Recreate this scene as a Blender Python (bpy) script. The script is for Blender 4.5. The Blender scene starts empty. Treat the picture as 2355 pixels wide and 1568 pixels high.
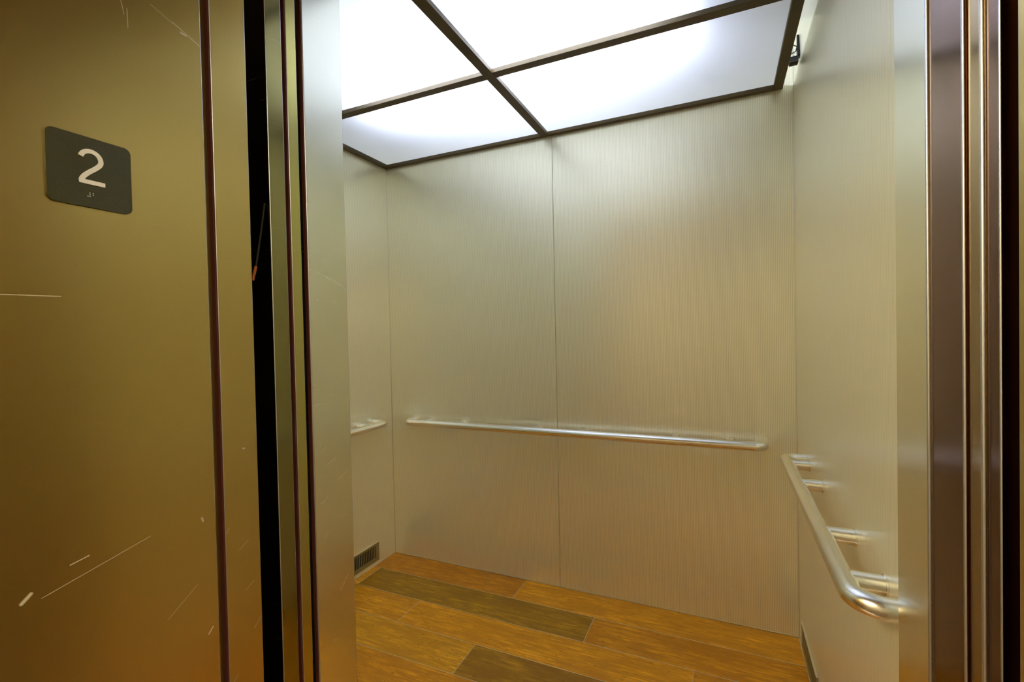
import bpy, bmesh, math, random
from mathutils import Vector, Matrix
random.seed(7)
PI = math.pi
scene = bpy.context.scene
C = scene.collection

# ------------------------------------------------------------------ camera
yaw, pit, rol = 0.4226, -0.0164, -0.0211
fw = Vector((-math.sin(yaw)*math.cos(pit), math.cos(yaw)*math.cos(pit), math.sin(pit)))
rr = Vector((math.cos(yaw), math.sin(yaw), 0)); uu = rr.cross(fw)
r2 = rr*math.cos(rol) + uu*math.sin(rol); u2 = -rr*math.sin(rol) + uu*math.cos(rol)
cam = bpy.data.objects.new('camera', bpy.data.cameras.new('camera')); C.objects.link(cam)
m4 = Matrix((r2, u2, -fw)).transposed().to_4x4(); m4.translation = Vector((0, 0, 1.25))
cam.matrix_world = m4
cam.data.sensor_width = 36; cam.data.lens = 1078.06/2355*36
cam.data.clip_start = 0.02
scene.camera = cam

# ------------------------------------------------------------------ world, light, exposure
world = bpy.data.worlds.new('world'); scene.world = world; world.use_nodes = True
world.node_tree.nodes['Background'].inputs[0].default_value = (1, .62, .15, 1)
world.node_tree.nodes['Background'].inputs[1].default_value = 0.03
TUBE = 135.0             # cabin fluorescent tube radiance
TUBE_COL = (.84, .93, 1.19)
HALL = 15.5              # radiance of the unseen landing fill lamps
HALL_COL = (1.0, .88, .58)
scene.view_settings.view_transform = 'Standard'
scene.view_settings.look = 'None'
scene.view_settings.gamma = 1
scene.view_settings.use_curve_mapping = False
scene.view_settings.exposure = 0.85
scene.cycles.max_bounces = 10
scene.cycles.diffuse_bounces = 6
scene.cycles.glossy_bounces = 6
scene.cycles.transmission_bounces = 8
scene.cycles.sample_clamp_indirect = 4
scene.cycles.use_denoising = True
scene.cycles.caustics_reflective = True

# ------------------------------------------------------------------ materials
class NT:
    def __init__(s, name):
        s.m = bpy.data.materials.new(name); s.m.use_nodes = True
        s.t = s.m.node_tree; s.t.nodes.clear()
        s.out = s.t.nodes.new('ShaderNodeOutputMaterial')
    def n(s, typ, **kw):
        nd = s.t.nodes.new('ShaderNode'+typ)
        for k, v in kw.items(): setattr(nd, k, v)
        return nd
    def l(s, a, b): s.t.links.new(a, b)
    def math(s, op, a, b=None, clamp=False):
        nd = s.n('Math', operation=op, use_clamp=clamp)
        for i, v in enumerate((a, b)):
            if v is None: continue
            if isinstance(v, (int, float)): nd.inputs[i].default_value = v
            else: s.l(v, nd.inputs[i])
        return nd.outputs[0]
    def vmath(s, op, a, b=None, scale=None):
        nd = s.n('VectorMath', operation=op)
        for i, v in enumerate((a, b)):
            if v is None: continue
            if isinstance(v, tuple): nd.inputs[i].default_value = v
            else: s.l(v, nd.inputs[i])
        if scale is not None:
            if isinstance(scale, (int, float)): nd.inputs['Scale'].default_value = scale
            else: s.l(scale, nd.inputs['Scale'])
        return nd
    def mix(s, fac, a, b):
        nd = s.n('Mix', data_type='RGBA')
        for i, v in ((0, fac), (6, a), (7, b)):
            if isinstance(v, (int, float)): nd.inputs[i].default_value = v
            elif isinstance(v, tuple): nd.inputs[i].default_value = (*v[:3], 1)
            else: s.l(v, nd.inputs[i])
        return nd.outputs[2]
    def bsdf(s, **kw):
        b = s.n('BsdfPrincipled'); s.l(b.outputs[0], s.out.inputs[0])
        for k, v in kw.items():
            k = k.replace('_', ' ')
            if isinstance(v, (int, float)): b.inputs[k].default_value = v
            elif isinstance(v, tuple): b.inputs[k].default_value = (*v[:3], 1) if len(b.inputs[k].default_value) == 4 else v
            else: s.l(v, b.inputs[k])
        return b
    def coords(s): return s.n('TexCoord').outputs['Object']
    def noise(s, vec, scale=(1, 1, 1), sc=5, det=3, rough=.5):
        mp = s.n('Mapping'); mp.inputs['Scale'].default_value = scale; s.l(vec, mp.inputs[0])
        nz = s.n('TexNoise'); nz.inputs['Scale'].default_value = sc
        nz.inputs['Detail'].default_value = det; nz.inputs['Roughness'].default_value = rough
        s.l(mp.outputs[0], nz.inputs[0]); return nz.outputs['Fac']
    def ramp(s, fac, lo, hi, a=0., b=1.):
        nd = s.n('MapRange'); s.l(fac, nd.inputs[0])
        nd.inputs[1].default_value = lo; nd.inputs[2].default_value = hi
        nd.inputs[3].default_value = a; nd.inputs[4].default_value = b
        return nd.outputs[0]
    def bump(s, h, strength=.2, dist=.001):
        b = s.n('Bump'); b.inputs['Strength'].default_value = strength
        b.inputs['Distance'].default_value = dist; s.l(h, b.inputs['Height']); return b.outputs[0]

def scratch_mask(s, co, segs):
    """mask of short scratches given as (a, b, width) segments in object space"""
    tot = None
    for a, b, w in segs:
        A, B = Vector(a), Vector(b); d = B-A; L2 = d.dot(d)
        pa = s.vmath('SUBTRACT', co, tuple(A)).outputs[0]
        t = s.math('DIVIDE', s.vmath('DOT_PRODUCT', pa, tuple(d)).outputs['Value'], L2, clamp=True)
        q = s.vmath('SCALE', None, scale=t); q.inputs[0].default_value = tuple(d)
        dist = s.vmath('LENGTH', s.vmath('SUBTRACT', pa, q.outputs[0]).outputs[0]).outputs['Value']
        mk = s.ramp(dist, w, w*.3)
        mk = s.math('MAXIMUM', mk, 0.0)
        tot = mk if tot is None else s.math('MAXIMUM', tot, mk)
    return s.math('MINIMUM', tot, 1.0)

def metal(name, col, rough, metallic=1.0, brush=(60, 60, 1.2), wear=.5, bumpst=.0, segs=None, rvar=.06, scol=(.8, .76, .62), smet=.6):
    s = NT(name); co = s.coords()
    br = s.noise(co, brush, 18, 4, .6)
    r = s.ramp(br, .3, .7, rough-rvar*.4, rough+rvar*.4)
    smudge = s.noise(co, (1, 1, 1), 3.0, 4, .6)
    r = s.math('ADD', r, s.ramp(smudge, .45, .75, 0, .10*wear))
    c = s.mix(s.ramp(br, .3, .7, 0, .07), col, tuple(x*.7 for x in col))
    # hairline scratches at a slant
    mp = s.n('Mapping'); mp.inputs['Rotation'].default_value = (math.radians(62), 0, 0)
    mp.inputs['Scale'].default_value = (1, 4, 150); s.l(co, mp.inputs[0])
    nz = s.n('TexNoise'); nz.inputs['Scale'].default_value = 4; nz.inputs['Detail'].default_value = 2
    s.l(mp.outputs[0], nz.inputs[0])
    patch = s.ramp(s.noise(co, (1, 1, 1), 5, 2), .52, .62)
    sc = s.math('MULTIPLY', s.ramp(nz.outputs['Fac'], .70, .76), patch, clamp=True)
    sc = s.math('MULTIPLY', sc, wear)
    if segs: sc = s.math('MAXIMUM', sc, scratch_mask(s, co, segs))
    c = s.mix(sc, c, scol)
    if segs: r = s.math('ADD', r, s.math('MULTIPLY', sc, .3))
    met = s.math('SUBTRACT', metallic, s.math('MULTIPLY', sc, smet), clamp=True)
    s.bsdf(Base_Color=c, Metallic=met, Roughness=r)
    return s.m

def ribbed(name, axis):
    s = NT(name); co = s.coords()
    sp = s.n('SeparateXYZ'); s.l(co, sp.inputs[0])
    ph = s.math('MULTIPLY', sp.outputs[axis], 2*PI/.00635)
    wv = s.math('SINE', ph)
    fine = s.noise(co, (90, 90, .6), 6, 3, .6)
    speck = s.noise(co, (1, 1, 1), 420, 2, .5)
    base = s.mix(s.ramp(wv, 0, 1, 0, .75), WALL_COL, (.62, .58, .38))
    base = s.mix(s.ramp(fine, .55, .75, 0, .25), base, (.70, .66, .46))
    base = s.mix(s.ramp(speck, .35, .65, 0, .18), base, (.84, .81, .56))
    s.bsdf(Base_Color=base, Metallic=.52, Roughness=s.ramp(fine, .3, .7, .29, .33), Normal=s.bump(wv, .06, .0004))
    return s.m

WALL_COL = (.95, .93, .72)
M = {}
M['rib_x'] = ribbed('ribbed_laminate_back', 0)
M['rib_y'] = ribbed('ribbed_laminate_side', 1)
A0 = -.82
def P(y, z): return (A0, y, z)
jamb_segs = [(P(.487, 1.774), P(.531, 1.758), .0009), (P(.455, 1.783), P(.487, 1.772), .0006),
    (P(.500, 1.764), P(.508, 1.7635), .002), (P(.422, 1.756), P(.4225, 1.727), .0007), (P(.412, 1.775), P(.418, 1.745), .0006),
    (P(.281, .918), P(.290, .926), .0032), (P(.509, .944), P(.511, .938), .0022), (P(.5145, .7395), P(.5225, .748), .0017),
    (P(.30, .915), P(.43, .945), .0006), (P(.272, 1.312), P(.331, 1.313), .0008), (P(.331, .945), P(.352, .949), .0010),
    (P(.588, 1.046), P(.5905, 1.045), .0022), (P(.31, 1.785), P(.315, 1.778), .0012), (P(.3, 1.72), P(.303, 1.715), .0012)]
jamb_segs += [(P(.5525, .62), P(.566, .635), .0007), (P(.60, .70), P(.6165, .716), .0008), (P(.585, .78), P(.602, .79), .0006),
    (P(.575, .86), P(.593, .872), .0006), (P(.5515, .90), P(.557, .908), .0007), (P(.58, .56), P(.612, .572), .0006), (P(.45, .80), P(.50, .835), .0005)]
M['jamb'] = metal('brushed_bronze_steel_jamb', (.52, .39, .13), .30, metallic=.97, brush=(50, 50, 3), wear=.18, segs=jamb_segs)
post_segs = [(P(.765, 1.335), P(.775, 1.334), .0008), (P(.776, 1.334), P(.785, 1.331), .0009), (P(.822, 1.333), P(.835, 1.329), .0007),
    (P(.755, 1.40), P(.86, 1.372), .0006), (P(.80, 1.385), P(.86, 1.366), .0006),
    (P(.76, .985), P(.79, 1.005), .0006), (P(.79, .96), P(.815, .972), .0006), (P(.82, .92), P(.85, .93), .0005), (P(.77, .88), P(.79, .89), .0006),
    (P(.775, .80), P(.80, .815), .0005), (P(.82, .66), P(.845, .685), .0006), (P(.80, 1.12), P(.81, 1.118), .0006)]
M['post'] = metal('brushed_stainless_post', (.89, .89, .74), .24, brush=(70, 70, 2), wear=.25, rvar=.02, segs=post_segs, scol=(1, 1, 1), smet=0.)
M['edge'] = metal('dark_satin_steel', (.26, .23, .09), .15, brush=(60, 60, 1.0), wear=.5)
M['strike'] = metal('polished_strike_steel', (.115, .036, .009), .16, brush=(80, 80, .8), wear=.4, rvar=.05)
M['edge_glint'] = metal('painted_corner_glint', (.60, .62, .70), .34, brush=(30, 30, 30), wear=.1, rvar=.02)  # lighter steel paints edge highlights onto the corner bevels
M['strike_gold'] = metal('polished_golden_strike_steel', (.34, .23, .10), .16, brush=(80, 80, .8), wear=.4, rvar=.05)
M['rail'] = metal('satin_stainless_tube', (.86, .85, .82), .24, brush=(3, 3, 3), wear=.1, rvar=.02)
M['grille'] = metal('vent_painted_steel', (.36, .33, .17), .42, metallic=.7, brush=(20, 20, 20), wear=.3)
M['alu'] = metal('bright_aluminium_trim', (.80, .78, .72), .30, brush=(30, 30, 30), wear=.2)

def plain(name, col, rough=.5, metallic=0., sc=30, var=.15, bumpst=.05):
    s = NT(name); co = s.coords()
    nz = s.noise(co, (1, 1, 1), sc, 3)
    c = s.mix(s.ramp(nz, .35, .65, 0, 1), col, tuple(x*(1-var) for x in col))
    s.bsdf(Base_Color=c, Roughness=rough, Metallic=metallic, Normal=s.bump(nz, bumpst, .0005))
    return s.m
M['reflection'] = plain('red_brown_reflection', (.075, .009, .001), .85, 0)  # red-brown colour paints the hall's reflection into the door grooves
M['frame'] = plain('dark_olive_bronze_frame', (.060, .038, .004), .5, .2)
M['dark'] = plain('black_shadow_gap_rubber', (.012, .010, .006), .7)
M['black'] = plain('black_latch_metal', (.02, .018, .015), .35, .6)
M['wire'] = plain('latch_wire_steel', (.35, .35, .33), .3, 1.)
M['plate'] = plain('olive_sign_plate', (.046, .044, .005), .42, 0, 400, .25, .1)
M['white'] = plain('raised_white_ink', (.95, .95, .97), .35, 0, 200, .03)
M['hallwall'] = plain('beige_landing_paint', (.36, .31, .22), .7)
M['hallfloor'] = plain('brown_landing_carpet', (.13, .075, .03), .95, 0, 300, .4, .4)
M['plenum'] = plain('white_plenum_paint', (.20, .20, .20), .7)
M['crumb'] = plain('pale_crumb', (.85, .83, .78), .8)
M['orange'] = plain('orange_cable_tag', (.35, .09, .01), .7)
M['door'] = metal('door_panel_steel', (.50, .45, .15), .24, brush=(60, 60, 1), wear=.3)

def diffuser():
    s = NT('prismatic_acrylic_diffuser'); co = s.coords()
    sp = s.n('SeparateXYZ'); s.l(co, sp.inputs[0])
    wv = s.math('SINE', s.math('MULTIPLY', sp.outputs[0], 2*PI/.006))
    sm = s.noise(co, (1, 1, 1), 6, 5, .7)
    col = s.mix(s.ramp(sm, .4, .75, 0, .12), (.88, .90, .92), (.80, .82, .80))
    col = s.mix(s.ramp(wv, -1, 1, 0, .06), col, (.7, .72, .72))
    tr = s.n('BsdfTranslucent'); s.l(col, tr.inputs[0])
    df = s.n('BsdfDiffuse'); s.l(col, df.inputs[0])
    gl = s.n('BsdfGlossy'); gl.inputs['Roughness'].default_value = .3
    m1 = s.n('MixShader'); m1.inputs[0].default_value = .35; s.l(tr.outputs[0], m1.inputs[1]); s.l(df.outputs[0], m1.inputs[2])
    m2 = s.n('MixShader'); m2.inputs[0].default_value = .04; s.l(m1.outputs[0], m2.inputs[1]); s.l(gl.outputs[0], m2.inputs[2])
    s.l(m2.outputs[0], s.out.inputs[0]); return s.m
M['diffuser'] = diffuser()

def emit(name, col, st):
    s = NT(name); e = s.n('Emission'); e.inputs[0].default_value = (*col, 1); e.inputs[1].default_value = st
    s.l(e.outputs[0], s.out.inputs[0]); return s.m
M['tube'] = emit('fluorescent_glass', TUBE_COL, TUBE)
M['hall_fill'] = emit('landing_fill_glass', HALL_COL, HALL)

def wood():
    s = NT('stained_wood_plank'); co = s.coords()
    oi = s.n('ObjectInfo')
    off = s.vmath('SCALE', oi.outputs['Location'], scale=3.7).outputs[0]
    v = s.vmath('ADD', co, off).outputs[0]
    grain = s.noise(v, (2.2, 26, 1), 3.2, 8, .68)
    fine = s.noise(v, (9, 120, 1), 5, 4, .6)
    blot = s.noise(v, (1.6, 5, 1), 2.3, 5, .65)
    knot = s.noise(v, (10, 20, 1), 3.5, 5, .7)
    mott = s.noise(v, (3, 13, 1), 3.6, 8, .72)
    warp = s.n('TexWave', wave_type='BANDS', bands_direction='Y')
    mp = s.n('Mapping'); mp.inputs['Scale'].default_value = (1.2, 12, 1); s.l(v, mp.inputs[0]); s.l(mp.outputs[0], warp.inputs[0])
    warp.inputs['Scale'].default_value = 1.5; warp.inputs['Distortion'].default_value = 14; warp.inputs['Detail'].default_value = 4
    warp.inputs['Detail Scale'].default_value = .7
    tone = oi.outputs['Color']
    dk = s.mix(.6, tone, (.14, .05, .003))
    lt = s.mix(.32, tone, (.98, .52, .03))
    c = s.mix(s.ramp(grain, .38, .66), dk, lt)
    c = s.mix(s.ramp(blot, .42, .62, 0, .85), c, dk)
    c = s.mix(s.ramp(warp.outputs['Fac'], .2, .8, 0, .22), c, dk)
    c = s.mix(s.ramp(knot, .61, .68, 0, .85), c, (.06, .018, .002))
    c = s.mix(s.ramp(mott, .48, .58, 0, .72), c, dk)
    c = s.mix(s.ramp(fine, .60, .78, 0, .40), c, (.10, .035, .004))
    s.bsdf(Base_Color=c, Roughness=s.ramp(grain, .3, .7, .34, .5), Specular_IOR_Level=.3, Normal=s.bump(fine, .15, .0006))
    return s.m
M['wood'] = wood()
M['wood_edge'] = plain('plank_bevel_glint', (.62, .52, .38), .4)  # pale bevel colour paints the light caught along plank seams

# ------------------------------------------------------------------ mesh helpers
def link(name, bm, mat, parent=None, smooth=False, loc=None):
    me = bpy.data.meshes.new(name); bmesh.ops.recalc_face_normals(bm, faces=bm.faces[:]); bm.to_mesh(me); bm.free()
    for m in (mat if isinstance(mat, (list, tuple)) else [mat]): me.materials.append(m)
    if smooth:
        for p in me.polygons: p.use_smooth = True
        me.set_sharp_from_angle(angle=math.radians(40))
    o = bpy.data.objects.new(name, me); C.objects.link(o)
    if parent: o.parent = parent
    if loc: o.location = loc
    return o
def tag(o, label, cat, group=None, kind=None):
    o['label'] = label; o['category'] = cat
    if group: o['group'] = group
    if kind: o['kind'] = kind
    return o
def empty(name, loc=(0, 0, 0)):
    o = bpy.data.objects.new(name, None); C.objects.link(o); o.location = loc; o.empty_display_size = .05
    return o
def box_bm(x0, x1, y0, y1, z0, z1, bev=0, seg=2, bm=None):
    nb = bmesh.new()
    bmesh.ops.create_cube(nb, size=1)
    for v in nb.verts:
        v.co = Vector(((x0+x1)/2+v.co.x*(x1-x0), (y0+y1)/2+v.co.y*(y1-y0), (z0+z1)/2+v.co.z*(z1-z0)))
    if bev: bmesh.ops.bevel(nb, geom=nb.edges[:], offset=bev, segments=seg, profile=.5, affect='EDGES')
    if bm is None: return nb
    me = bpy.data.meshes.new('t'); nb.to_mesh(me); nb.free(); bm.from_mesh(me); bpy.data.meshes.remove(me); return bm
def rounded(pts, radii, n=8):
    out = []; N = len(pts)
    for i, (p, r) in enumerate(zip(pts, radii)):
        p = Vector(p)
        if r <= 0: out.append(tuple(p)); continue
        a = (Vector(pts[i-1])-p).normalized(); b = (Vector(pts[(i+1) % N])-p).normalized()
        ang = math.acos(max(-1, min(1, a.dot(b)))); d = r/math.tan(ang/2)
        c = p+(a+b).normalized()*(r/math.sin(ang/2))
        s = p+a*d-c; e = p+b*d-c
        a0 = math.atan2(s.y, s.x); a1 = math.atan2(e.y, e.x); da = (a1-a0+PI) % (2*PI)-PI
        for k in range(n+1):
            t = a0+da*k/n; out.append((c.x+r*math.cos(t), c.y+r*math.sin(t)))
    return out
def prism_bm(pts, lo, hi, axes='xyz', bright=False):
    """polygon pts (u,v) extruded along w; axes gives which world axes are u,v,w"""
    bm = bmesh.new(); ix = ['xyz'.index(c) for c in axes]
    def mk(u, v, w):
        c = [0, 0, 0]; c[ix[0]] = u; c[ix[1]] = v; c[ix[2]] = w; return bm.verts.new(c)
    a = [mk(u, v, lo) for u, v in pts]; b = [mk(u, v, hi) for u, v in pts]; n = len(pts)
    bm.faces.new(a); bm.faces.new(b[::-1])
    for i in range(n):
        f = bm.faces.new((a[i], a[(i+1) % n], b[(i+1) % n], b[i]))
        if bright and math.dist(pts[i], pts[(i+1) % n]) < .0012: f.material_index = 1   # corner highlight painted in lighter steel
    return bm
def tube_bm(path, r, seg=24, bm=None, caps=True):
    bm = bm or bmesh.new(); rings = []; n = len(path); path = [Vector(p) for p in path]
    up = None
    for i, p in enumerate(path):
        t = ((path[min(i+1, n-1)]-p).normalized()+(p-path[max(i-1, 0)]).normalized()).normalized()
        if up is None: up = Vector((0, 0, 1)) if abs(t.z) < .9 else Vector((0, 1, 0))
        s = t.cross(up).normalized(); u = s.cross(t).normalized(); up = u
        rings.append([bm.verts.new(p+r*(math.cos(2*PI*k/seg)*s+math.sin(2*PI*k/seg)*u)) for k in range(seg)])
    for i in range(n-1):
        for k in range(seg):
            bm.faces.new((rings[i][k], rings[i][(k+1) % seg], rings[i+1][(k+1) % seg], rings[i+1][k]))
    if caps: bm.faces.new(rings[0][::-1]); bm.faces.new(rings[-1])
    return bm
def arc_path(pts, radii, n=10):
    out = []
    for i, p in enumerate(pts):
        p = Vector(p)
        if i in (0, len(pts)-1) or radii[i] <= 0: out.append(p); continue
        a = (Vector(pts[i-1])-p).normalized(); b = (Vector(pts[i+1])-p).normalized()
        ang = a.angle(b); r = radii[i]; d = r/math.tan(ang/2)
        c = p+(a+b).normalized()*(r/math.sin(ang/2))
        s = p+a*d-c; e = p+b*d-c; tot = s.angle(e); ax = s.cross(e).normalized()
        for k in range(n+1): out.append(c+Matrix.Rotation(tot*k/n, 3, ax) @ s)
    return out

XL, XR, YB, ZC = -1.742, .267, 2.168, 2.197
ZT = 2.46
YF = .866
# ------------------------------------------------------------------ cabin shell (setting)
wb = empty('wall_back', (0, YB, 0)); tag(wb, 'back wall of the lift cabin, two tall ribbed metallic panels', 'wall', kind='structure')
def wp(x0, x1, y0, y1, mat, parent, name='panel', bev=.0012):
    o = link(name, box_bm(x0, x1, y0, y1, .002, ZT, bev, 1), mat, parent)
    o.matrix_parent_inverse = Matrix.Translation(parent.location).inverted(); return o
SX = -.742
wp(XL+.001, SX-.0009, YB, YB+.02, M['rib_x'], wb); wp(SX+.0009, XR-.001, YB, YB+.02, M['rib_x'], wb)
bk = link('backing', box_bm(XL-.02, XR+.02, YB+.0202, YB+.035, 0, ZT), M['dark'], wb); bk.matrix_parent_inverse = Matrix.Translation(wb.location).inverted()
wl = empty('wall_left', (XL, 1.5, 0)); tag(wl, 'left side wall of the lift cabin, pale ribbed panel above the vent', 'wall', kind='structure')
wp(XL-.02, XL, YF, YB+.001, M['rib_y'], wl)
wr = empty('wall_right', (XR, 1.5, 0)); tag(wr, 'right side wall of the lift cabin, ribbed panel behind the nearest handrail', 'wall', kind='structure')
wp(XR, XR+.02, .80, YB+.001, M['rib_y'], wr)
# cabin front: return posts and transom
cf = empty('wall_front', (0, YF, 0)); tag(cf, 'front of the lift cabin with stainless return posts beside the opening', 'wall', kind='structure')
def ch(name, bm, mat, parent, smooth=False, label=None):
    o = link(name, bm, mat, parent, smooth); o.matrix_parent_inverse = Matrix.Translation(parent.location).inverted()
    if label: o['label'] = label
    return o
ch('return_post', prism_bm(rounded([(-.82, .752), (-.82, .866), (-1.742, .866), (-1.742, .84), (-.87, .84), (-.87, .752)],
    [.0022, .0022, 0, 0, 0, 0]), 0, ZT, 'xyz', True), [M['post'], M['edge_glint']], cf, False, 'left stainless return post, smudged and scratched')
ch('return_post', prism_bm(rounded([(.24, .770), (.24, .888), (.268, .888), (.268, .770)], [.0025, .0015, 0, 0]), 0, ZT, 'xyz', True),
    [M['post'], M['edge_glint']], cf, False, 'right stainless return post in front of the handrail')
ch('reflection_strip', box_bm(-.829, -.8212, .7490, .7518, 0, 2.12), M['reflection'], cf, label='red-brown strip added as painted hall reflection')
ch('transom', box_bm(-.8195, .2395, .76, .866, 2.12, ZT, .002), M['post'], cf)
# ceiling slab over plenum
ce = link('ceiling', box_bm(XL-.02, XR+.02, .74, YB+.03, ZT, ZT+.03), M['plenum']); tag(ce, 'white roof of the lift cabin above the light panels', 'ceiling', kind='structure')
# floor with planks
fl = link('floor', box_bm(XL-.02, XR+.02, .76, YB+.03, -.03, -.0034), M['dark']); tag(fl, 'brown wood plank floor of the lift cabin', 'floor', kind='structure')
rows = [2.166, 1.990, 1.812, 1.634, 1.456, 1.278, 1.100, .922, .768]
joints = [[-.922], [-1.700, -.528], [-1.316, -.112], [-.924], [-1.50, -.30], [-1.316, -.097], [-.72], [-1.1, .1]]
D1 = (.36, .175, .006); MID = (.82, .32, .008); LT = (1.0, .42, .010); RD = (.66, .24, .006)
tones = [[RD, LT], [LT, (.36, .19, .006), MID], [(.86, .36, .010), (1.0, .42, .012), (.75, .29, .008)], [(.90, .42, .016), D1],
    [(.58, .28, .012), MID, LT], [MID, LT, RD], [LT, MID], [MID, RD, LT]]
for i in range(len(rows)-1):
    y1, y0 = rows[i], rows[i+1]; xs = [XL+.002]+joints[i]+[XR-.002]
    for k in range(len(xs)-1):
        x0, x1 = xs[k]+.0003, xs[k+1]-.0003
        lx, ly = (x1-x0)/2, (y1-y0)/2-.0003; h = .0032; b = .0011
        bm = bmesh.new()
        def ring(dx, z): return [bm.verts.new((sx*(lx-dx), sy*(ly-dx), z)) for sx, sy in ((-1, -1), (1, -1), (1, 1), (-1, 1))]
        r0, r1, r3 = ring(0, -h), ring(0, -.0007), ring(b, 0)
        for ra, rb, mi in ((r0, r1, 0), (r1, r3, 1)):
            for q in range(4):
                f = bm.faces.new((ra[q], ra[(q+1) % 4], rb[(q+1) % 4], rb[q])); f.material_index = mi
        bm.faces.new(r3); bm.faces.new(r0[::-1])
        o = link('plank', bm, [M['wood'], M['wood_edge']], fl, loc=((x0+x1)/2, (y0+y1)/2, random.uniform(-.0002, .0002)))
        o.color = (*tones[i][k], 1)
# trims
def trim(name, bm, label, mat=None):
    o = link(name, bm, mat or M['alu']); tag(o, label, 'trim', kind='structure'); return o
trim('trim_1', box_bm(XL+.0005, XR-.0005, YB-.003, YB-.0005, 0, .0035), 'thin bright strip along the foot of the back wall')
trim('trim_2', box_bm(XL+.0005, XL+.003, YF+.002, YB-.004, 0, .0035), 'thin bright strip along the foot of the left cabin wall')
trim('trim_3', box_bm(XR-.003, XR-.0005, .89, YB-.004, 0, .0035), 'thin bright strip along the foot of the right cabin wall')
trim('trim_4', box_bm(XL+.0003, XL+.0025, YB-.0025, YB-.0003, .004, ZT-.01), 'hairline bright corner strip at the left back corner')
trim('trim_5', box_bm(XR-.0025, XR-.0003, YB-.0025, YB-.0003, .004, ZT-.01), 'hairline bright corner strip at the right back corner')

# ------------------------------------------------------------------ landing frame, doors and right strike (setting)
HZ = 2.12
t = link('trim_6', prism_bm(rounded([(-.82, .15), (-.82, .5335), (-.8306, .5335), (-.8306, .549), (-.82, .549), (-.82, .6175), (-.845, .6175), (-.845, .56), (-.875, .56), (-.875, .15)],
    [.004, .0018, 0, 0, .0012, .0015, 0, 0, 0, 0]), 0, HZ, 'xyz', True), [M['jamb'], M['edge_glint']])
ch('reflection_strip', box_bm(-.8304, -.8206, .5455, .5488, .001, HZ-.001), M['reflection'], t)  # strip added to colour the groove like the reflected hall
tag(t, 'left landing door jamb, broad scratched bronze-toned steel face carrying the floor sign', 'door jamb', kind='structure')
t = link('trim_7', prism_bm(rounded([(.2515, .15), (.2515, .592), (.30, .592), (.30, .15)], [.004, .0015, 0, 0]), 0, HZ, 'xyz', True), [M['jamb'], M['edge_glint']])
tag(t, 'right landing door jamb, pale steel sliver at the right edge', 'door jamb', kind='structure')
t = link('trim_8', box_bm(-.875, .30, .15, .6175, HZ+.0005, HZ+.12, .003), M['jamb']); tag(t, 'steel header over the landing door opening', 'door header', kind='structure')
# landing door (slid open, leading edge in view)
d1 = empty('door_1', (-.82, .68, 0)); tag(d1, 'open landing door, dark steel leading edge nearest the left jamb', 'door', kind='structure')
ch('panel', prism_bm(rounded([(-.82, .661), (-.82, .699), (-1.86, .699), (-1.86, .661)], [.0015, .0015, 0, 0]), .012, 2.14, 'xyz', True), [M['edge'], M['edge_glint']], d1, False)
ch('gasket', box_bm(-.8335, -.8285, .6992, .7060, .012, 2.14), M['dark'], d1)
ch('reflection_strip', box_bm(-.8325, -.8206, .7062, .7097, .012, 2.14), M['reflection'], d1, label='red-brown strip added as painted hall reflection')
d2 = empty('door_2', (-.82, .72, 0)); tag(d2, 'open cabin door, narrow olive steel edge between two dark gaps', 'door', kind='structure')
ch('panel', prism_bm(rounded([(-.82, .710), (-.82, .735), (-1.84, .735), (-1.84, .710)], [.0012, .0012, 0, 0]), .012, 2.14, 'xyz', True), [M['door'], M['edge_glint']], d2, False)
# strike column on the right
st = empty('trim_9', (.245, .68, 0)); tag(st, 'right strike column of dark polished steel strips', 'door jamb', kind='structure')
ch('strip', prism_bm(rounded([(.2435, .680), (.2435, .7695), (.29, .7695), (.29, .680)], [.0022, 0, 0, 0]), 0, 2.14, 'xyz', True), [M['strike'], M['edge_glint']], st, False)
ch('strip', prism_bm(rounded([(.2475, .650), (.2475, .6795), (.29, .6795), (.29, .650)], [.0028, .001, 0, 0]), 0, 2.14, 'xyz', True), [M['strike_gold'], M['edge_glint']], st, False)
ch('strip', prism_bm(rounded([(.2515, .624), (.2515, .6495), (.29, .6495), (.29, .624)], [.0015, .001, 0, 0]), 0, 2.14, 'xyz', True), [M['strike'], M['edge_glint']], st, False)
ch('gasket', box_bm(.268, .30, .5925, .6235, 0, 2.14), M['dark'], st)
o = link('trim_10', box_bm(-.90, .30, .62, .757, -.03, -.002, .001), M['alu']); tag(o, 'grooved aluminium door sill', 'sill', kind='structure')
o = link('wall_shaft', box_bm(-2.05, -2.0, .3, 1.0, 0, 2.6), M['dark']); tag(o, 'dark lift shaft wall beyond the open doors', 'wall', kind='structure')
# landing room
def hall(name, bm, mat, label, cat='wall'):
    o = link(name, bm, mat); tag(o, label, cat, kind='structure'); return o
hall('wall_landing_left', box_bm(-2.6, -.876, .17, .30, 0, 2.6), M['hallwall'], 'beige landing wall left of the lift opening')
hall('wall_landing_right', box_bm(.301, 1.9, .17, .30, 0, 2.6), M['hallwall'], 'beige landing wall right of the lift opening')
hall('wall_landing_top', box_bm(-.8755, .3005, .17, .30, HZ+.121, 2.6), M['hallwall'], 'beige landing wall above the lift opening')
hall('wall_landing_rear', box_bm(-2.6, 1.9, -2.1, -2.0, 0, 2.6), M['hallwall'], 'beige landing wall opposite the lift')
hall('wall_landing_end', box_bm(-2.7, -2.6, -2.0, .17, 0, 2.6), M['hallwall'], 'beige landing end wall on the left')
hall('wall_landing_far', box_bm(1.9, 2.0, -2.0, .17, 0, 2.6), M['hallwall'], 'beige landing end wall on the right')
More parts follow.
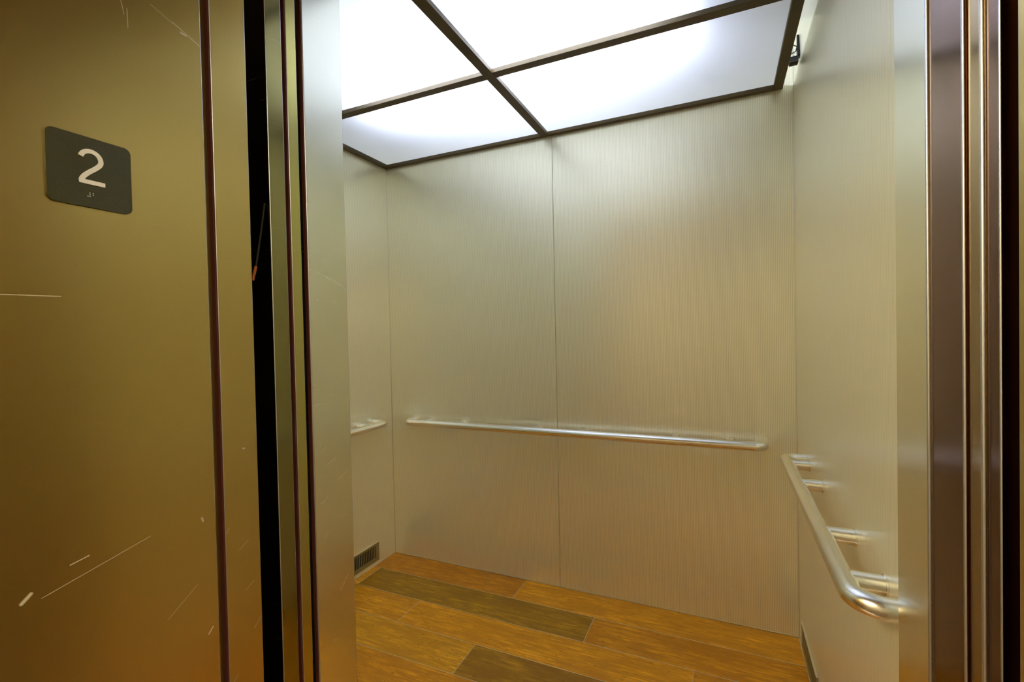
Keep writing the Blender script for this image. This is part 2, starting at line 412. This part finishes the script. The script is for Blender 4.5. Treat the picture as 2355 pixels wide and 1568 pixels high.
hall('floor_landing', box_bm(-2.6, 1.9, -2.0, .617, -.03, -.001), M['hallfloor'], 'brown landing carpet', 'floor')
hall('ceiling_landing', box_bm(-2.6, 1.9, -2.0, .30, 2.601, 2.65), M['hallwall'], 'beige landing ceiling', 'ceiling')
hl2 = empty('landing_fill_lamp', (1.2, -.95, 2.6)); tag(hl2, 'added unseen warm fill lamp at the right end of the landing', 'lamp')  # out-of-view lamp added to light the sign and left jamb
ch('housing', box_bm(.93, 1.47, -1.62, -.28, 2.575, 2.6, .004), M['frame'], hl2); ch('diffuser', box_bm(.95, 1.45, -1.60, -.30, 2.568, 2.5745, .002), M['hall_fill'], hl2)
hl = empty('landing_fill_lamp', (-1.9, -1.0, 2.6)); tag(hl, 'unseen warm square fill lamp at the left end of the landing', 'lamp')  # out of view; brightened and placed to fill the cabin with light
for nm, bm, mt in (('housing', box_bm(-2.52, -1.28, -1.72, -.28, 2.575, 2.6, .004), M['frame']), ('diffuser', box_bm(-2.50, -1.30, -1.70, -.30, 2.568, 2.5745, .002), M['hall_fill'])):
    ch(nm, bm, mt, hl)

# ------------------------------------------------------------------ ceiling light panels
cl = empty('light_ceiling', (-.753, 1.57, ZC)); tag(cl, 'suspended ceiling of four glowing white panels in a dark bronze frame', 'ceiling light')
FX0, FX1, FY0, FY1 = -1.737, .229, .975, 2.163
bx = (FX0, FX0+.026, -.791, -.753, FX1-.033, FX1)
by = (FY0, FY0+.03, 1.546, 1.583, FY1-.021, FY1)
zb0, zb1 = ZC, ZC+.016
for a, b in ((bx[0], bx[1]), (bx[2], bx[3]), (bx[4], bx[5])):
    ch('frame_bar', box_bm(a, b, FY0, FY1, zb0, zb1, .0006, 1), M['frame'], cl)
for a, b in ((by[0], by[1]), (by[2], by[3]), (by[4], by[5])):
    for x0, x1 in ((bx[1]+.0002, bx[2]-.0002), (bx[3]+.0002, bx[4]-.0002)):
        ch('frame_bar', box_bm(x0, x1, a, b, zb0+.0001, zb1, .0006, 1), M['frame'], cl)
for x0, x1 in ((bx[1]-.006, bx[2]+.012), (bx[3]-.012, bx[4]+.006)):
    for y0, y1 in ((by[1]-.006, by[2]+.012), (by[3]-.012, by[4]+.006)):
        bm = bmesh.new(); vs = [bm.verts.new(v) for v in ((x0, y0, zb1+.001), (x1, y0, zb1+.001), (x1, y1, zb1+.001), (x0, y1, zb1+.001))]
        bm.faces.new(vs); ch('diffuser_panel', bm, M['diffuser'], cl)
for x, y in ((-1.45, 1.2), (-.05, 1.2), (-1.45, 1.95), (-.05, 1.95)):
    ch('hanger_rod', tube_bm([(x, y, zb1+.002), (x, y, ZT-.001)], .003, 8), M['alu'], cl, True)
fx = empty('fluorescent_lamp', (-.72, 1.545, 2.4)); tag(fx, 'fluorescent tube glowing behind the ceiling panels', 'lamp')
ch('housing', box_bm(-1.35, -.10, 1.50, 1.59, 2.40, 2.459, .003), M['plenum'], fx)
ch('tube', tube_bm([(-1.33, 1.545, 2.308), (-.16, 1.545, 2.308)], .013, 16), M['tube'], fx, True)
for x in (-1.34, -.15): ch('socket', box_bm(x-.009, x+.009, 1.53, 1.56, 2.290, 2.40, .002), M['plenum'], fx)

# ------------------------------------------------------------------ latch between frame and right wall
la = empty('ceiling_latch', (.249, 2.0, 2.21)); tag(la, 'small black latch with wire loop beside the right ceiling frame', 'latch')
ch('catch_block', box_bm(.233, .262, 1.985, 2.015, 2.207, 2.230, .003), M['black'], la, True)
ch('mounting_plate', prism_bm([(1.985, 2.231), (2.015, 2.231), (2.004, 2.285), (2.0, 2.31), (1.996, 2.285)], .258, .2665, 'yzx'), M['black'], la)
ch('wire_loop', tube_bm(arc_path([(.238, 2.0, 2.229), (.235, 2.0, 2.272), (.248, 2.0, 2.276), (.259, 2.0, 2.268), (.255, 2.0, 2.252), (.240, 2.0, 2.246)], [0, .004, .006, .005, .005, 0], 5), .0019, 8), M['black'], la, True)
ch('fixing_rod', tube_bm([(.2285, 2.0, 2.207), (.2335, 2.0, 2.214)], .0022, 8), M['wire'], la, True)
ch('spring', tube_bm([(.250+.003*math.cos(k), 2.0+.003*math.sin(k), 2.231+k*.0011) for k in [j*.4 for j in range(60)]], .0007, 6), M['wire'], la, True)

# ------------------------------------------------------------------ handrails
RZ = .775; TR = .019; PR = .0172
def handrail(root_loc, path, posts, label, wall_axis, wall_pos, sgn):
    h = empty('handrail', root_loc); tag(h, label, 'handrail', 'satin steel handrails on the cabin walls')
    ch('rail', tube_bm(path, TR, 28), M['rail'], h, True)
    for p in posts:
        if wall_axis == 1: a, b, f = (p, wall_pos, RZ), (p, wall_pos-.065*sgn+.010*sgn, RZ), (p, wall_pos-.0035*sgn, RZ)
        else: a, b, f = (wall_pos, p, RZ), (wall_pos-.065*sgn+.010*sgn, p, RZ), (wall_pos-.0035*sgn, p, RZ)
        po = ch('post', tube_bm([f, b], PR, 24), M['rail'], h, True)
        fl_ = link('flange', tube_bm([a, f], PR+.0022, 24), M['rail'], po, True); fl_.matrix_parent_inverse = Matrix.Translation(h.location).inverted()
        fl_.matrix_parent_inverse = (Matrix.Translation(h.location) @ po.matrix_parent_inverse).inverted()
    return h
yb = YB-.065
handrail((-.72, YB, RZ), arc_path([(-1.594, YB-.0005, RZ), (-1.594, yb, RZ), (.146, yb, RZ), (.146, YB-.0005, RZ)], [0, .034, .034, 0]),
    [-1.485, -1.269, -.844, -.615, -.193, .024], 'long steel handrail across the back wall under the panel seam', 1, YB-.0003, 1)
xr = XR-.065
handrail((XR, 1.5, RZ), arc_path([(XR-.0005, 1.958, RZ), (xr, 1.958, RZ), (xr, .962, RZ), (XR-.0005, .962, RZ)], [0, .034, .045, 0]),
    [1.87, 1.642, 1.267, 1.052], 'steel handrail on the right wall, nearest the camera, foreshortened', 0, XR-.0003, 1)
xl = XL+.065
handrail((XL, 1.5, RZ), arc_path([(XL+.0005, 2.035, RZ), (xl, 2.035, RZ), (xl, .962, RZ), (XL+.0005, .962, RZ)], [0, .034, .045, 0]),
    [1.922, 1.70, 1.30, 1.08], 'short visible end of the left wall handrail beside the left return post', 0, XL+.0003, -1)

# ------------------------------------------------------------------ vents
def vent(x, sgn, y0, y1, z0, z1, label):
    v = empty('air_vent', (x, (y0+y1)/2, z0)); tag(v, label, 'vent', 'low air vents in the cabin side walls')
    def bx_(a, b, *r, **k): return box_bm(min(x+sgn*a, x+sgn*b), max(x+sgn*a, x+sgn*b), *r, **k)
    iy0, iy1, iz0, iz1 = y0+.028, y1-.028, z0+.021, z1-.012
    ch('back_box', bx_(.0004, .0012, y0+.006, y1-.006, z0+.006, z1-.006), M['dark'], v)
    bm = bmesh.new()
    bx_(.0012, .005, y0, y1, z0, iz0, bm=bm); bx_(.0012, .005, y0, y1, iz1, z1, bm=bm)
    bx_(.0012, .005, y0, iy0, iz0, iz1, bm=bm); bx_(.0012, .005, iy1, y1, iz0, iz1, bm=bm)
    ch('face_plate', bm, M['grille'], v)
    ch('lip', bx_(.0008, .0075, y0, y1, z1, z1+.0018), M['alu'], v, label='bright upper lip of the vent')
    n = int((iy1-iy0)/.0127)
    for k in range(1, n+1):
        yy = iy1-k*.0127+.0032
        ch('slat', bx_(.0038, .0048, yy-.0027, yy+.0027, iz0, iz1), M['grille'], v)
    for yy in (y0+.012, y1-.012):
        bm = bmesh.new(); bmesh.ops.create_uvsphere(bm, u_segments=10, v_segments=6, radius=.0032)
        for q in bm.verts: q.co = Vector((x+sgn*.005+q.co.x*.5, yy+q.co.y, (z0+z1)/2+.004+q.co.z))
        ch('screw', bm, M['alu'], v, True)
vent(XL, 1, 1.70, 2.024, .024, .122, 'slotted metal air vent low on the left wall, near the floor corner')
vent(XR, -1, 1.75, 2.072, .024, .122, 'dark vent edge low on the right wall, under the nearest handrail')

# ------------------------------------------------------------------ floor sign with numeral and braille
sg = empty('floor_sign', (A0, .369, 1.442)); tag(sg, 'olive square floor sign with raised white numeral and braille on left jamb', 'sign')
sp = rounded([(.3195, 1.4415), (.4185, 1.4415), (.4185, 1.5405), (.3195, 1.5405)], [.009]*4, 8)
bm = prism_bm(sp, A0+.0003, A0+.0032, 'yzx')
ch('plate', bm, M['plate'], sg)
def stroke_bm(cl_, w, x0, x1):
    bm = bmesh.new(); n = len(cl_); L_, R_ = [], []
    for i, p in enumerate(cl_):
        p = Vector(p)
        d0 = (p-Vector(cl_[i-1])).normalized() if i else None
        d1 = (Vector(cl_[i+1])-p).normalized() if i < n-1 else None
        if d0 is None: nrm = Vector((-d1.y, d1.x)); k = 1
        elif d1 is None: nrm = Vector((-d0.y, d0.x)); k = 1
        else:
            nrm = (Vector((-d0.y, d0.x))+Vector((-d1.y, d1.x))).normalized(); k = min(2.2, 1/max(.3, nrm.dot(Vector((-d0.y, d0.x)))))
        L_.append(p+nrm*w/2*k); R_.append(p-nrm*w/2*k)
    vs = [[bm.verts.new((x, q.x, q.y)) for q in S] for x in (x0, x1) for S in (L_, R_)]
    a, b, c, d = vs
    for i in range(n-1):
        bm.faces.new((a[i], a[i+1], b[i+1], b[i])); bm.faces.new((c[i], d[i], d[i+1], c[i+1]))
        bm.faces.new((a[i], c[i], c[i+1], a[i+1])); bm.faces.new((b[i], b[i+1], d[i+1], d[i]))
    bm.faces.new((a[0], b[0], d[0], c[0])); bm.faces.new((a[-1], c[-1], d[-1], b[-1]))
    return bm
oy, oz = .3533, 1.4738
W_ = .0060
cx, cz, ra = .0152, .0352, .0118
pts = [(cx+ra*math.cos(math.radians(a)), cz+ra*math.sin(math.radians(a))) for a in range(168, -22, -10)]
def bez(p0, p1, p2, p3, n=10):
    return [tuple((1-t)**3*a+3*(1-t)**2*t*b+3*(1-t)*t*t*c+t**3*d for a, b, c, d in zip(p0, p1, p2, p3)) for t in [k/n for k in range(1, n+1)]]
p0 = pts[-1]; tan = math.radians(-22-90+10)
pts += bez(p0, (p0[0]-.0028, p0[1]-.0085), (.0085, .0165), (.0040, .0060))
pts += [(.0034, .0030)]
base = [(.0010, .0030), (.0312, .0030)]
nb = ch('numeral', stroke_bm([(oy+a, oz+b) for a, b in pts], W_, A0+.0032, A0+.0044), M['white'], sg, label='raised white numeral 2')
bm = bmesh.new(); bm.from_mesh(nb.data)
tmp = stroke_bm([(oy+a, oz+b) for a, b in base], W_, A0+.0032, A0+.00441); me = bpy.data.meshes.new('t'); tmp.to_mesh(me); tmp.free(); bm.from_mesh(me); bpy.data.meshes.remove(me)
bm.to_mesh(nb.data); bm.free()
for y, z in ((.3640, 1.4568), (.3664, 1.4618), (.3664, 1.4593), (.3664, 1.4568), (.3702, 1.4618), (.3702, 1.4593)):
    bm = bmesh.new(); bmesh.ops.create_icosphere(bm, subdivisions=2, radius=.00078)
    for q in bm.verts: q.co = Vector((A0+.0032+q.co.x*.8, y+q.co.y, z+q.co.z))
    ch('braille_dot', bm, M['white'], sg, True)

# ------------------------------------------------------------------ cable with orange tag in the left door gap
cb = empty('door_cable', (-.86, .65, 1.4)); tag(cb, 'thin dark cable with orange end in the left door gap', 'cable')
ch('cable', tube_bm(arc_path([(-.832, .6585, 1.52), (-.834, .650, 1.46), (-.835, .6375, 1.392)], [0, .05, 0], 6), .0018, 8), M['dark'], cb, True)
ch('end_tag', tube_bm([(-.835, .6375, 1.392), (-.836, .6300, 1.364)], .0028, 8), M['orange'], cb, True, 'orange end of the cable')

# ------------------------------------------------------------------ crumbs
cr = [(-1.6985, 1.905, .0022, 'white crumb on the floor, brightest, just in front of the left vent'),
      (-1.712, 1.955, .0015, 'tiny pale crumb against the left wall strip below the vent'),
      (-.745, 2.125, .0018, 'pale crumb beside the back wall strip near the panel seam'),
      (-.62, 2.118, .0014, 'tiny crumb by the back wall, right of the panel seam'),
      (-1.325, 1.70, .0015, 'tiny crumb on the light plank nearest the left post'),
      (-.528, 1.672, .0014, 'tiny yellowish crumb on the long light plank in the floor middle')]
for x, y, r, lb in cr:
    bm = bmesh.new(); bmesh.ops.create_icosphere(bm, subdivisions=1, radius=r)
    for q in bm.verts: q.co = Vector((q.co.x*random.uniform(.7, 1.3), q.co.y*random.uniform(.6, 1.1), q.co.z*.6+r*.55))
    o = link('crumb', bm, M['crumb'], loc=(x, y, 0)); tag(o, lb, 'crumb', 'crumbs on the cabin floor')
